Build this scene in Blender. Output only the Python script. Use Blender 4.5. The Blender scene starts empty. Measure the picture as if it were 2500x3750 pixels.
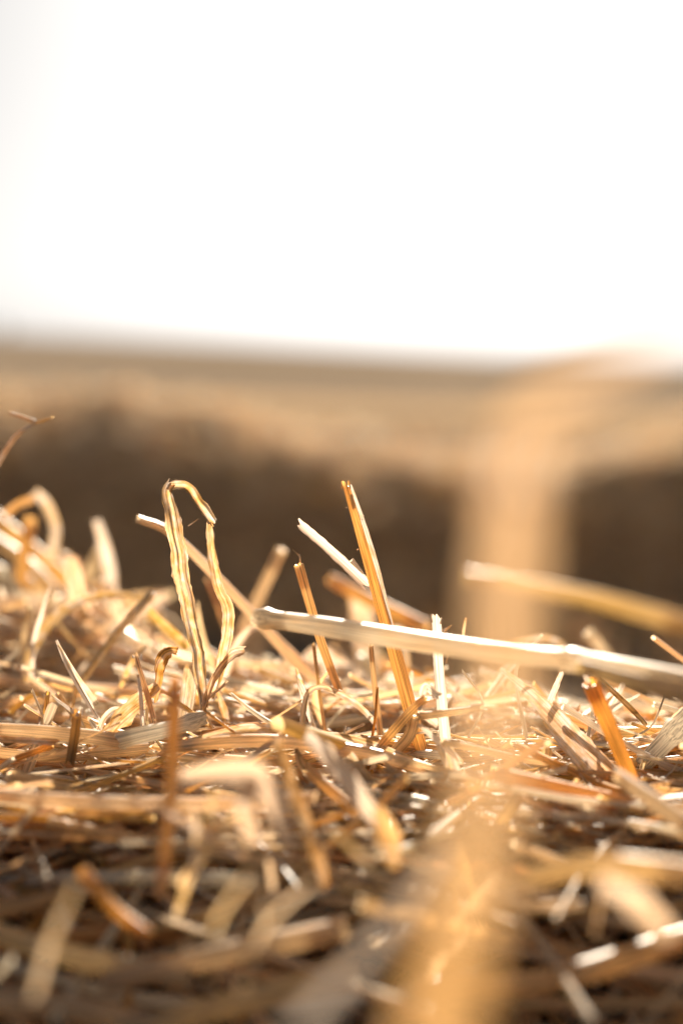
import bpy, math, random
import numpy as np
from mathutils import Vector

random.seed(7)
rng = np.random.default_rng(11)
S = bpy.context.scene

# ------------------------------------------------------------------ camera, sky, sun, exposure
CAM_Z = 0.50                      # camera half a metre above the stubble
FOCUS = 0.355
PITCH, ROLL = math.radians(-6.30), math.radians(1.6)
F = Vector((0, math.cos(PITCH), math.sin(PITCH)))
U0 = Vector((0, -math.sin(PITCH), math.cos(PITCH)))
R0 = Vector((1, 0, 0))
R = R0 * math.cos(ROLL) + U0 * math.sin(ROLL)
U = U0 * math.cos(ROLL) - R0 * math.sin(ROLL)
CAM = Vector((0, 0, CAM_Z))
K = 24.0 / 50.0 / 2500.0

cam = bpy.data.cameras.new('camera')
cam.lens = 50; cam.sensor_fit = 'VERTICAL'; cam.sensor_height = 36; cam.sensor_width = 24
cam.clip_start = 0.004; cam.clip_end = 6000
cam.dof.use_dof = True; cam.dof.focus_distance = FOCUS; cam.dof.aperture_fstop = 4.3
cam.dof.aperture_blades = 9
co = bpy.data.objects.new('camera', cam); S.collection.objects.link(co)
from mathutils import Matrix
co.matrix_world = Matrix(((R.x, U.x, -F.x, CAM.x), (R.y, U.y, -F.y, CAM.y), (R.z, U.z, -F.z, CAM.z), (0, 0, 0, 1)))
S.camera = co

SUN_EL, SUN_AZ = math.radians(21), math.radians(6)     # behind the straw, a little to the right
w = bpy.data.worlds.new('World'); S.world = w; w.use_nodes = True
nt = w.node_tree
sky = nt.nodes.new('ShaderNodeTexSky'); sky.sky_type = 'NISHITA'; sky.sun_disc = False
sky.sun_elevation = SUN_EL; sky.sun_rotation = SUN_AZ
sky.air_density = 0.7; sky.dust_density = 2.5; sky.ozone_density = 0.6
bg = nt.nodes['Background']; bg.inputs['Strength'].default_value = 0.05
hs = nt.nodes.new('ShaderNodeHueSaturation'); hs.inputs['Value'].default_value = 0.62; hs.inputs['Saturation'].default_value = 0.16      # thin white haze over the blue
wb = nt.nodes.new('ShaderNodeMix'); wb.data_type = 'RGBA'; wb.blend_type = 'MULTIPLY'; wb.inputs[0].default_value = 1
wb.inputs[7].default_value = (1.0, 0.985, 0.97, 1)
gm_ = nt.nodes.new('ShaderNodeGamma'); gm_.inputs['Gamma'].default_value = 0.7                          # hazy sky: evens out zenith and horizon
nt.links.new(sky.outputs[0], gm_.inputs['Color']); nt.links.new(gm_.outputs[0], hs.inputs['Color']); nt.links.new(hs.outputs[0], wb.inputs[6]); nt.links.new(wb.outputs[2], bg.inputs[0])
sl = bpy.data.lights.new('sun', 'SUN'); sl.energy = 5.0; sl.angle = math.radians(0.53); sl.color = (1.0, 0.88, 0.71)
so = bpy.data.objects.new('sun', sl); S.collection.objects.link(so)
sv = Vector((math.sin(SUN_AZ) * math.cos(SUN_EL), math.cos(SUN_AZ) * math.cos(SUN_EL), math.sin(SUN_EL)))
so.rotation_euler = (-sv).to_track_quat('-Z', 'Y').to_euler(); so.location = sv * 20
S.view_settings.view_transform = 'Standard'; S.view_settings.look = 'None'
S.view_settings.exposure = 1.8; S.view_settings.gamma = 1
S.render.engine = 'CYCLES'
S.cycles.use_denoising = True
S.cycles.max_bounces = 10; S.cycles.diffuse_bounces = 5; S.cycles.transmission_bounces = 8
S.cycles.sample_clamp_indirect = 8

# ------------------------------------------------------------------ materials
def ramp(n, stops):
    cr = n.color_ramp
    while len(cr.elements) < len(stops): cr.elements.new(0.5)
    for e, (p, c) in zip(cr.elements, stops):
        e.position = p; e.color = (c[0], c[1], c[2], 1)

def straw_material(name, transl=0.42, rough=0.38, spec=0.55, streak=2600.0, detail=1.0, gain=1.0, tmul=(1.2, 1.0, 0.82), blotch=0.55, bscale=1.0, hue=1.0):
    m = bpy.data.materials.new(name); m.use_nodes = True
    t = m.node_tree; N = t.nodes; L = t.links; N.clear()
    out = N.new('ShaderNodeOutputMaterial')
    at = N.new('ShaderNodeAttribute'); at.attribute_name = 'tint'
    st = N.new('ShaderNodeAttribute'); st.attribute_name = 'st'
    mp = N.new('ShaderNodeVectorMath'); mp.operation = 'MULTIPLY'; mp.inputs[1].default_value = (streak, streak, 45)
    L.new(st.outputs['Vector'], mp.inputs[0])
    ns = N.new('ShaderNodeTexNoise'); ns.inputs['Scale'].default_value = 1; ns.inputs['Detail'].default_value = 3
    L.new(mp.outputs[0], ns.inputs['Vector'])
    mp2 = N.new('ShaderNodeVectorMath'); mp2.operation = 'MULTIPLY'; mp2.inputs[1].default_value = (260 * bscale, 260 * bscale, 110 * bscale)
    L.new(st.outputs['Vector'], mp2.inputs[0])
    n2 = N.new('ShaderNodeTexNoise'); n2.inputs['Scale'].default_value = 1; n2.inputs['Detail'].default_value = 4
    L.new(mp2.outputs[0], n2.inputs['Vector'])
    # tint + blotch
    ad = N.new('ShaderNodeMath'); ad.operation = 'MULTIPLY_ADD'
    L.new(n2.outputs['Fac'], ad.inputs[0]); ad.inputs[1].default_value = blotch; ad.inputs[2].default_value = -blotch / 2
    ad2 = N.new('ShaderNodeMath'); ad2.operation = 'ADD'; L.new(ad.outputs[0], ad2.inputs[0]); L.new(at.outputs['Fac'], ad2.inputs[1])
    dv = N.new('ShaderNodeMath'); dv.operation = 'DIVIDE'; L.new(ad2.outputs[0], dv.inputs[0]); dv.inputs[1].default_value = 1.5
    cr = N.new('ShaderNodeValToRGB')
    ramp(cr, [(0.0, (0.76, 0.73, 0.70)), (0.22, (0.74, 0.57, 0.40)), (0.45, (0.69, 0.49, 0.26)),
              (0.68, (0.60, 0.375, 0.14)), (1.0, (0.17, 0.09, 0.04))])
    L.new(dv.outputs[0], cr.inputs[0])
    mr = N.new('ShaderNodeMapRange'); mr.inputs['From Min'].default_value = 0.36; mr.inputs['From Max'].default_value = 0.62
    mr.inputs['To Min'].default_value = 1 - 0.42 * detail; mr.inputs['To Max'].default_value = 1 + 0.18 * detail
    L.new(ns.outputs['Fac'], mr.inputs['Value'])
    mu = N.new('ShaderNodeVectorMath'); mu.operation = 'SCALE'
    L.new(cr.outputs[0], mu.inputs[0]); L.new(mr.outputs[0], mu.inputs['Scale'])
    sx = N.new('ShaderNodeSeparateXYZ'); L.new(st.outputs['Vector'], sx.inputs[0])
    n3 = N.new('ShaderNodeTexNoise'); n3.noise_dimensions = '1D'; n3.inputs['Scale'].default_value = 1.7; n3.inputs['Detail'].default_value = 0
    L.new(sx.outputs['Z'], n3.inputs['W'])
    hm = N.new('ShaderNodeMapRange'); hm.inputs['From Min'].default_value = .3; hm.inputs['From Max'].default_value = .7
    hm.inputs['To Min'].default_value = .5 - .007 * hue; hm.inputs['To Max'].default_value = .5 + .016 * hue; L.new(n3.outputs['Fac'], hm.inputs['Value'])
    n4 = N.new('ShaderNodeTexNoise'); n4.noise_dimensions = '1D'; n4.inputs['Scale'].default_value = 2.9; n4.inputs['Detail'].default_value = 0
    L.new(sx.outputs['Z'], n4.inputs['W'])
    sm = N.new('ShaderNodeMapRange'); sm.inputs['From Min'].default_value = .3; sm.inputs['From Max'].default_value = .7
    sm.inputs['To Min'].default_value = 1 - .35 * hue; sm.inputs['To Max'].default_value = 1 + .15 * hue; L.new(n4.outputs['Fac'], sm.inputs['Value'])
    hv = N.new('ShaderNodeHueSaturation'); L.new(hm.outputs[0], hv.inputs['Hue']); L.new(sm.outputs[0], hv.inputs['Saturation']); L.new(mu.outputs[0], hv.inputs['Color'])
    mg = N.new('ShaderNodeVectorMath'); mg.operation = 'SCALE'; mg.inputs['Scale'].default_value = gain
    L.new(hv.outputs[0], mg.inputs[0])
    bp = N.new('ShaderNodeBump'); bp.inputs['Strength'].default_value = 0.5; bp.inputs['Distance'].default_value = 0.00025
    L.new(ns.outputs['Fac'], bp.inputs['Height'])
    pr = N.new('ShaderNodeBsdfPrincipled')
    pr.inputs['Roughness'].default_value = rough; pr.inputs['Specular IOR Level'].default_value = spec
    L.new(mg.outputs[0], pr.inputs['Base Color']); L.new(bp.outputs[0], pr.inputs['Normal'])
    gm = N.new('ShaderNodeVectorMath'); gm.operation = 'MULTIPLY'; gm.inputs[1].default_value = tmul; L.new(mg.outputs[0], gm.inputs[0])
    tr = N.new('ShaderNodeBsdfTranslucent'); L.new(gm.outputs[0], tr.inputs['Color']); L.new(bp.outputs[0], tr.inputs['Normal'])
    mx = N.new('ShaderNodeMixShader'); mx.inputs[0].default_value = transl
    L.new(pr.outputs[0], mx.inputs[1]); L.new(tr.outputs[0], mx.inputs[2]); L.new(mx.outputs[0], out.inputs['Surface'])
    return m

M_STALK = straw_material('straw_stalk_waxy', 0.56, 0.36, 0.7, detail=1.1, tmul=(1.38, 1.32, 1.15))
M_LEAF = straw_material('straw_leaf_papery', 0.31, 0.48, 0.4, streak=3000.0, detail=1.1, blotch=3.2, bscale=3.0)
M_HUSK = straw_material('dry_husk', 0.30, 0.5, 0.35, streak=1500.0, detail=2.0, blotch=3.0, bscale=3.0, hue=0)
M_GOLD = straw_material('golden_stalk', 0.74, 0.36, 0.7, detail=1.4, tmul=(1.42, 1.26, 0.92), hue=0)
M_GLOW = straw_material('split_straw', 0.46, 0.4, 0.5, detail=1.2)
M_NEAR = straw_material('near_leaf_papery', 0.30, 0.6, 0.2, blotch=1.2, hue=0)
M_CREST = straw_material('crest_straw', 0.5, 0.8, 0.0, tmul=(1.3, 1.25, 1.15))
M_DULL = straw_material('weathered_straw', 0.25, 0.8, 0.05, gain=1.1)
M_LITTER = straw_material('straw_litter', 0.58, 0.46, 0.3, detail=1.0, tmul=(1.32, 1.2, 1.0))

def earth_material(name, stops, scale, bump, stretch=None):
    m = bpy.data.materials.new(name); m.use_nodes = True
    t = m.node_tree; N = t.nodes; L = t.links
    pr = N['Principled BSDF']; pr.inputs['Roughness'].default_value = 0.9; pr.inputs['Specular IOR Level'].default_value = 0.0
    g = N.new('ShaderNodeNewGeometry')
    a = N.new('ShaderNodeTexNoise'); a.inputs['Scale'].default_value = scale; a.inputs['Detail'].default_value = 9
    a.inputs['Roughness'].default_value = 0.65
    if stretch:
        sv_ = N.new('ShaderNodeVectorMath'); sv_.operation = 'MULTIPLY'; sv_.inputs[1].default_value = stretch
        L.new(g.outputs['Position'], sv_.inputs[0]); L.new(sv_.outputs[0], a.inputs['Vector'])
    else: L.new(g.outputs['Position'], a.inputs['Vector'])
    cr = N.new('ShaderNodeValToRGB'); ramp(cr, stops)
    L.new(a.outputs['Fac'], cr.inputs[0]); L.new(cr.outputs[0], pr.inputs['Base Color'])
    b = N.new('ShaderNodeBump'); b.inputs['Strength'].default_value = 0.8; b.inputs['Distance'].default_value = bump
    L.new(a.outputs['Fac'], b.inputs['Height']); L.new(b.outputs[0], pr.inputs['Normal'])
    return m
M_FIELD = earth_material('stubble_soil', [(0.3, (0.115, 0.09, 0.066)), (0.5, (0.195, 0.152, 0.112)), (0.7, (0.28, 0.217, 0.16))], 1.3, 0.03, (.06, .16, 1))
M_HEAP = earth_material('packed_straw_gap_shade', [(0.3, (0.05, 0.03, 0.015)), (0.55, (0.12, 0.07, 0.03)), (0.75, (0.20, 0.12, 0.05))], 90, 0.01)  # darker than the straw itself: shade of the deep gaps put into the colour
M_ROW = earth_material('windrow_straw', [(0.3, (0.36, 0.245, 0.145)), (0.5, (0.56, 0.39, 0.235)), (0.7, (0.68, 0.49, 0.31))], 14, 0.03)
M_CROWN = earth_material('tree_leaves', [(0.3, (0.04, 0.055, 0.025)), (0.6, (0.08, 0.10, 0.04))], 1.5, 0.02)
M_BARK = earth_material('bark', [(0.3, (0.06, 0.045, 0.03)), (0.6, (0.11, 0.085, 0.06))], 8, 0.02)

# ------------------------------------------------------------------ geometry helpers
def P(px, py, d):
    """point on the ray through photograph pixel (px, py) at distance d along the view axis"""
    return CAM + d * (F + R * ((px - 1250) * K) - U * ((py - 1875) * K))

def proj(p):
    """world points (n,3) -> px, py, d"""
    q = np.asarray(p) - np.array(CAM)
    d = q @ np.array(F)
    dd = np.where(np.abs(d) < 1e-4, 1e-4, d)
    return 1250 + (q @ np.array(R)) / dd / K, 1875 - (q @ np.array(U)) / dd / K, d

def spline(ctrl, m):
    c = np.asarray(ctrl, float)
    if len(c) == 2: c = np.array([c[0], c[0] * .5 + c[1] * .5, c[1]])
    seg = np.linalg.norm(np.diff(c[:, :3], axis=0), axis=1); s = np.r_[0, np.cumsum(seg)]; s /= s[-1]
    e = np.vstack([2 * c[0] - c[1], c, 2 * c[-1] - c[-2]])
    t = np.linspace(0, 1, m); out = []
    for x in t:
        i = min(max(np.searchsorted(s, x, side='right') - 1, 0), len(c) - 2)
        f = (x - s[i]) / max(s[i + 1] - s[i], 1e-9)
        p0, p1, p2, p3 = e[i], e[i + 1], e[i + 2], e[i + 3]
        out.append(0.5 * (2 * p1 + (p2 - p0) * f + (2 * p0 - 5 * p1 + 4 * p2 - p3) * f * f + (3 * p1 - p0 - 3 * p2 + p3) * f ** 3))
    return np.array(out)

def unit(v): return v / np.maximum(np.linalg.norm(v, axis=-1, keepdims=True), 1e-12)

def frames(p, ref):
    t = unit(np.gradient(p, axis=0)); a = np.zeros_like(p)
    v = np.array(ref, float)
    for i in range(len(p)):
        v = v - t[i] * (v @ t[i]); v = v / max(np.linalg.norm(v), 1e-9); a[i] = v
    return t, a, np.cross(t, a)

class MB:
    def __init__(s): s.v = []; s.f = []; s.st = []; s.ti = []; s.n = 0
    def add(s, v, f, st, ti):
        s.v.append(v.reshape(-1, 3)); s.f.append(f.reshape(-1, 4) + s.n); s.st.append(st.reshape(-1, 3)); s.ti.append(np.broadcast_to(ti, (len(s.v[-1]),)).astype(float))
        s.n += len(s.v[-1])
    def build(s, name, mat, parent=None, base=None):
        v = np.concatenate(s.v); f = np.concatenate(s.f); st = np.concatenate(s.st); ti = np.concatenate(s.ti)
        if base is None: base = v[np.argmin(v[:, 2])] if parent is None else np.array(parent['base'])
        base = np.array(base, float)
        me = bpy.data.meshes.new(name)
        me.vertices.add(len(v)); me.vertices.foreach_set('co', (v - base).ravel())
        me.loops.add(f.size); me.loops.foreach_set('vertex_index', f.ravel().astype(np.int32))
        me.polygons.add(len(f)); me.polygons.foreach_set('loop_start', np.arange(0, f.size, 4, dtype=np.int32))
        me.polygons.foreach_set('use_smooth', np.ones(len(f), bool))
        a = me.attributes.new('st', 'FLOAT_VECTOR', 'POINT'); a.data.foreach_set('vector', st.ravel())
        b = me.attributes.new('tint', 'FLOAT', 'POINT'); b.data.foreach_set('value', ti)
        me.update(calc_edges=True); me.validate()
        me.materials.append(mat)
        o = bpy.data.objects.new(name, me); S.collection.objects.link(o)
        if parent is None: o.location = base; o['base'] = base.tolist()
        else: o.parent = parent
        return o

def grid_faces(m, n, wrap):
    i, j = np.meshgrid(np.arange(m - 1), np.arange(n if wrap else n - 1), indexing='ij')
    j2 = (j + 1) % n
    return np.stack([i * n + j, i * n + j2, (i + 1) * n + j2, (i + 1) * n + j], -1)

def add_tube(mb, p, r, tint, n=12, flat=1.0, ref=(0.1, -1, 0.2), jag=0.0006, sleeve=True, nodes=(), ribs=0.05, sleeve_n=5):
    """hollow stalk along p with radii r; jagged open ends with an inner wall near them"""
    p = np.asarray(p); m = len(p); r = np.broadcast_to(r, (m,)).copy()
    seg = np.linalg.norm(np.diff(p, axis=0), axis=1); s = np.r_[0, np.cumsum(seg)]
    for q in nodes: r *= 1 + 0.35 * np.exp(-((s - q * s[-1]) / 0.0018) ** 2)
    t, a, b = frames(p, ref)
    th = np.linspace(0, 2 * math.pi, n, endpoint=False)
    rib = 1 + ribs * rng.normal(size=n)
    ca, sa = np.cos(th) * rib, np.sin(th) * rib * flat
    off = ca[None, :, None] * a[:, None, :] + sa[None, :, None] * b[:, None, :]
    v = p[:, None, :] + off * r[:, None, None]
    if jag > 0:
        j0, j1 = rng.uniform(-1, 1, n) * jag, rng.uniform(-1, 1, n) * jag
        v[0] += t[0] * j0[:, None]; v[-1] += t[-1] * j1[:, None]
    sd = rng.uniform(0, 30)
    st = np.stack([ca[None] * r[:, None] + sd * .01, sa[None] * r[:, None] + sd * .02, np.broadcast_to(s[:, None] + sd, (m, n))], -1)
    fc = grid_faces(m, n, True)
    mb.add(v, fc, st, tint)
    if sleeve:
        for end in (0, -1):
            k = min(sleeve_n, m - 1); idx = np.arange(k) if end == 0 else np.arange(m - 1, m - 1 - k, -1)
            vi = v[idx].copy(); c = p[idx][:, None, :]
            vi = c + (vi - c) * 0.74
            rimv = np.concatenate([v[idx[:1]], vi], 0)
            mb.add(rimv, grid_faces(k + 1, n, True), np.concatenate([st[idx[:1]], st[idx]], 0), tint * 0.5 - 0.05)

def add_blade(mb, p, wd, tint, n=7, ref=(0, -1, 0.2), roll=0.0, curl=0.25, crumple=0.0, fray=0.0, fold=0.0):
    """leaf blade: strip of width wd along p, cross section bowed by curl, turned about its length by roll (radians, may vary)"""
    p = np.asarray(p); m = len(p); wd = np.broadcast_to(wd, (m,)).astype(float)
    roll = np.interp(np.linspace(0, 1, m), np.linspace(0, 1, len(roll)), roll) if hasattr(roll, '__len__') else np.full(m, roll)
    t, nn, b = frames(p, ref)
    c, s_ = np.cos(roll)[:, None], np.sin(roll)[:, None]
    n1 = nn * c + b * s_; b1 = b * c - nn * s_
    u = np.linspace(-1, 1, n)
    seg = np.linalg.norm(np.diff(p, axis=0), axis=1); s = np.r_[0, np.cumsum(seg)]
    h = curl * (u ** 2 - 0.4)[None, :] + fold * np.abs(u)[None, :]
    if crumple > 0:
        kc = max(4, int(m / 4)); g_ = rng.normal(0, 1, (kc, 3)); xs_ = np.sort(np.r_[0, 1, rng.uniform(0, 1, kc - 2)])
        cols = np.stack([np.interp(np.linspace(0, 1, m), xs_, g_[:, q]) for q in range(3)], 1)
        h = h + crumple * np.stack([np.interp(u, [-1, 0, 1], cols[q]) for q in range(m)])
    edge = np.ones((m, n))
    if crumple > .1:
        wj = np.interp(np.linspace(0, 1, m), np.linspace(0, 1, max(4, m // 3)), rng.normal(1, .09, max(4, m // 3))); wd = wd * np.clip(wj, .6, 1.4)
        pj = rng.normal(0, 1, (max(4, m // 4), 1)); off_ = np.interp(np.linspace(0, 1, m), np.linspace(0, 1, len(pj)), pj[:, 0]); p = p + b1 * (off_ * wd * .04)[:, None]
    if fray > 0:
        e = rng.uniform(-fray, fray * .3, (m, 2)); edge[:, 0] += e[:, 0]; edge[:, -1] += e[:, 1]
    v = p[:, None, :] + b1[:, None, :] * (u[None, :] * edge * wd[:, None] / 2)[:, :, None] + n1[:, None, :] * (h * wd[:, None] / 2)[:, :, None]
    if fray > 0:
        v[0] += t[0] * (rng.uniform(-1, 1, n) * wd[0] * .35)[:, None]; v[-1] += t[-1] * (rng.uniform(-1, 1, n) * wd[-1] * .35)[:, None]
    sd = rng.uniform(0, 30)
    st = np.stack([u[None] * wd[:, None] / 2 + sd * .01, np.full((m, n), sd * .02), np.broadcast_to(s[:, None] + sd, (m, n))], -1)
    mb.add(v, grid_faces(m, n, False), st, tint)

# ------------------------------------------------------------------ the setting: field, hills, windrows
def vnoise(x, y, sc, seed):
    """cheap smooth noise, sums of sines"""
    r_ = np.random.default_rng(seed); o = 0
    for k in range(7):
        a, ph = r_.normal(size=2) * sc * (0.6 + .35 * k), r_.uniform(0, 6.28)
        o = o + np.sin(x * a[0] + y * a[1] + ph) / (1 + .45 * k)
    return o / 3

def sheet(name, xs, ys, zf, mat, kind='structure'):
    X, Y = np.meshgrid(xs, ys, indexing='ij'); Z = zf(X, Y)
    mb = MB(); v = np.stack([X, Y, Z], -1); mb.add(v, grid_faces(len(xs), len(ys), False)[:, :, ::-1], v, 0.6)
    o = mb.build(name, mat, base=(0, 0, 0))
    if kind: o['kind'] = kind
    return o

def swell(x, y):
    """the field rises gently towards a crest some 300 m off, higher on the left"""
    t = np.clip((y - 25) / 275, 0, 1); t = t * t * (3 - 2 * t)
    return t * 300 * (.0048 - .0052 * np.tanh(x / 60))
gx = np.concatenate([-np.geomspace(3000, 0.3, 60), np.linspace(-.25, .25, 7), np.geomspace(.3, 3000, 60)])
gy = np.concatenate([-np.geomspace(60, 1, 14), np.linspace(-.8, .8, 12), np.geomspace(1, 3500, 90)])
sheet('field', gx, gy, lambda x, y: swell(x, y) + 0.012 * vnoise(x, y, 2.5, 3) + np.clip(np.hypot(x, y) / 60, 0, 1) * .15 * vnoise(x, y, .05, 4), M_FIELD)

def windrow(label, y0, half, height, x0, x1, ctr, prof, seed, nst, group=None):
    xs = np.arange(x0, x1, max(0.05, half / 9)); us = np.linspace(-1, 1, 31)
    X, Uu = np.meshgrid(xs, us, indexing='ij')
    H = height * np.interp(X, ctr, prof)
    pr = np.interp(Uu, [-1, -.85, -.65, -.45, -.2, .1, .5, 1], [-.03, .28, .62, .87, .95, 1.0, .72, -.03])
    Z = pr * H
    Y = y0 + Uu * half + .12 * half * vnoise(X, X * 0, 2.2 / half * .4, seed)
    Z = Z + .05 * height * vnoise(X, Y, 9 / half * .4, seed + 1) * (pr > 0.02) + .012 * height * vnoise(X, Y, 26 / half * .4, seed + 2) * (pr > .02)
    mb = MB(); v = np.stack([X, Y, Z], -1); mb.add(v, grid_faces(len(xs), 31, False)[:, :, ::-1], v, .5)
    o = mb.build('straw_windrow', M_ROW, base=(0, y0, 0))
    o['label'] = label; o['category'] = 'straw row'; o['group'] = 'windrows across the field'
    # loose straws over it: those standing along the crest, and those lying flat down its front
    for nm, ulo, uhi, share, mt in (('crest_straw', -.48, .3, .8, M_CREST), ('lying_straw', -.95, -.5, .35, M_CREST)):
        sb = MB(); N = int(nst * share); top = nm == 'crest_straw'
        xi = rng.uniform(x0, x1, N); ui = rng.uniform(ulo, uhi, N)
        ii = np.clip(((xi - x0) / (xs[1] - xs[0])).astype(int), 0, len(xs) - 1); jj = np.clip(((ui + 1) * 15).astype(int), 0, 30)
        c = np.stack([xi, Y[ii, jj], Z[ii, jj] + rng.uniform(-.008, .006, N)], -1)
        az = rng.uniform(0, 6.28, N); el = rng.uniform(-.1, 1.2, N) if top else rng.normal(.1, .35, N); ln = rng.uniform(.05, .2, N) * (.5 if top else 1)
        d = np.stack([np.cos(az) * np.cos(el), np.sin(az) * np.cos(el), np.sin(el)], -1)
        bulk(sb, c, d, ln, rng.uniform(.0016, .003, N), rng.uniform(-.1, .55, N) if top else rng.uniform(.1, .8, N), m=3, n=4)  # crest straws paler than the front ones, sunlit brightness put into their tint
        l = sb.build(nm, mt, o); l['kind'] = 'stuff'
    return o

def bulk(mb, c, d, ln, r, tint, m=6, n=6, bend=.12):
    """N straws at once: centres c, directions d, lengths ln, radii r"""
    N = len(c); s = np.linspace(-.5, .5, m)
    refv = np.where(np.abs(d[:, 2:3]) > .8, np.array([[1., 0, 0]]), np.array([[0, 0, 1.]]))
    a = unit(np.cross(d, refv)); b = np.cross(d, a)
    k1, k2 = rng.normal(0, bend, N), rng.normal(0, bend, N)
    p = c[:, None] + d[:, None] * (s[None, :, None] * ln[:, None, None]) + \
        (a[:, None] * k1[:, None, None] + b[:, None] * k2[:, None, None]) * ((s[None, :, None] ** 2 * 2) * ln[:, None, None])
    th = np.linspace(0, 2 * math.pi, n, endpoint=False) 
    ph = rng.uniform(0, 6.28, N); fl = rng.uniform(.12, 1, N)
    ca, sa = np.cos(th), np.sin(th)
    A = a * np.cos(ph)[:, None] + b * np.sin(ph)[:, None]; B = (b * np.cos(ph)[:, None] - a * np.sin(ph)[:, None]) * fl[:, None]
    off = A[:, None, :] * ca[None, :, None] + B[:, None, :] * sa[None, :, None]
    v = p[:, :, None, :] + off[:, None] * r[:, None, None, None]
    v[:, 0] += d[:, None] * (rng.uniform(-.7, .7, (N, n)) * r[:, None])[:, :, None]
    v[:, -1] += d[:, None] * (rng.uniform(-.7, .7, (N, n)) * r[:, None])[:, :, None]
    sd = rng.uniform(0, 30, N)
    st = np.stack(np.broadcast_arrays(ca[None, None] * r[:, None, None] + sd[:, None, None] * .01, sa[None, None] * r[:, None, None] + sd[:, None, None] * .02,
                   (s[None, :] * ln[:, None] + sd[:, None])[:, :, None]), -1)
    fc = grid_faces(m, n, True)[None] + (np.arange(N) * m * n)[:, None, None, None]
    mb.add(v, fc, st, np.repeat(tint, m * n))
    return p

# nearest windrow: crest heights follow the wavy lit band of the photo
windrow('wavy straw windrow close behind the heap, its front face in dark shade', 3.15, .62, 1.0, -3.2, 3.2,
        [-3, -1.2, -.756, -.48, -.21, .21, .51, .756, 1.2, 3], [.35, .385, .392, .385, .318, .300, .325, .378, .39, .36], 21, 16000)
windrow('low straw windrow farther out on the pale field', 12, 1.0, .13, -14, 14, [-14, -3, 0, 3, 14], [.9, 1, .8, .85, .9], 31, 2000)

def field_tree(x, y, h, label):
    z0 = float(swell(np.array(x), np.array(y))) - .1
    mb = MB(); add_tube(mb, spline([(x, y, z0), (x + .1, y, z0 + h * .3), (x, y + .1, z0 + h * .75)], 8), np.linspace(.22, .06, 8), 1.2, n=8, sleeve=False)
    for k in range(6):
        a = k * 1.05; z1 = z0 + h * (.25 + .07 * k)
        add_tube(mb, spline([(x, y, z1), (x + math.cos(a) * h * .14, y + math.sin(a) * h * .14, z1 + h * .1), (x + math.cos(a) * h * .26, y + math.sin(a) * h * .26, z1 + h * .13)], 5), np.linspace(.09, .03, 5), 1.2, n=6, sleeve=False)
    t = mb.build('field_tree', M_BARK, base=(x, y, z0))
    cb = MB(); N = 3200
    cl = rng.normal(0, 1, (26, 3)) * np.array([h * .2, h * .2, h * .16]) + np.array([x, y, z0 + h * .62])
    c = cl[rng.integers(0, 26, N)] + rng.normal(0, h * .055, (N, 3))
    d = unit(rng.normal(0, 1, (N, 3))); e = unit(np.cross(d, rng.normal(0, 1, (N, 3))))
    L_ = rng.uniform(.10, .24, (N, 1)); v = np.stack([c, c + d * L_ * .5 + e * L_ * .3, c + d * L_, c + d * L_ * .5 - e * L_ * .3], 1)
    cb.add(v, np.arange(N * 4).reshape(N, 4), v, .5); cb.build('crown', M_CROWN, t)
    t['label'] = label; t['category'] = 'tree'
field_tree(-66.5, 280, 1.9, 'small dark bushy tree on the horizon at the left edge')

# stubble stumps on the field between the rows
sb = MB(); N = 9000
yy = rng.uniform(.75, 9, N) ** 1.0; xx = rng.uniform(-1, 1, N) * (0.6 + yy * .6)
xx = np.round(xx / .13) * .13 + rng.normal(0, .012, N)
c = np.stack([xx, yy, np.full(N, .045)], -1)
d = unit(np.stack([rng.normal(0, .2, N), rng.normal(0, .2, N), np.ones(N)], -1))
bulk(sb, c, d, rng.uniform(.07, .13, N), rng.uniform(.0015, .0025, N), rng.uniform(.2, .7, N), m=2, n=4, bend=.02)
o = sb.build('stubble', M_DULL, base=(0, 0, 0)); o['kind'] = 'stuff'; o['label'] = 'short cut stubble standing on the field behind the heap'; o['category'] = 'stubble'

# ------------------------------------------------------------------ the straw heap in front
def heap_z(x, y):
    z = np.interp(y, [-.35, -.15, .02, .12, .20, .235, .26, .30, .33, .36, .40, .45, .52, .60, .70, .90], [-.53, -.42, -.30, -.225, -.175, -.145, -.1235, -.0995, -.0970, -.0965, -.0990, -.104, -.108, -.118, -.25, -.53])
    side = np.interp(x, [-.5, -.12, -.08, -.03, .05, .10, .16, .5], [.016, .016, .014, .0, -.003, -.010, -.012, -.005])
    wgt = np.interp(y, [.25, .38, .48, .62], [0, .2, 1, 1.2])
    z = z + side * wgt
    fade = np.clip((np.abs(x) - .7) / .8, 0, 1) ** 2
    return np.maximum(z - fade * .45, -.53) + CAM_Z + .004 * vnoise(x, y, 28, 5)

sheet_x = np.linspace(-1.6, 1.6, 161); sheet_y = np.linspace(-.36, .92, 92)
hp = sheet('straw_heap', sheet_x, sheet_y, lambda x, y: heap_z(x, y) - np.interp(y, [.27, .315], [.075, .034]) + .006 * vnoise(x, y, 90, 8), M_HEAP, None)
hp['label'] = 'heap of packed straw, dark gap shade in its colour, under the loose tangle'; hp['category'] = 'straw heap'

HERO = []   # (px, py, short noun) to name neighbours by
def finish(o, label, cat, group=None, short=None):
    o['label'] = label; o['category'] = cat
    if group: o['group'] = group
    if 'base' in o: del o['base']
    return o

def ctrl(pts):
    """(px, py, d) control points -> world"""
    return np.array([list(P(*q)) for q in pts])

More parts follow.
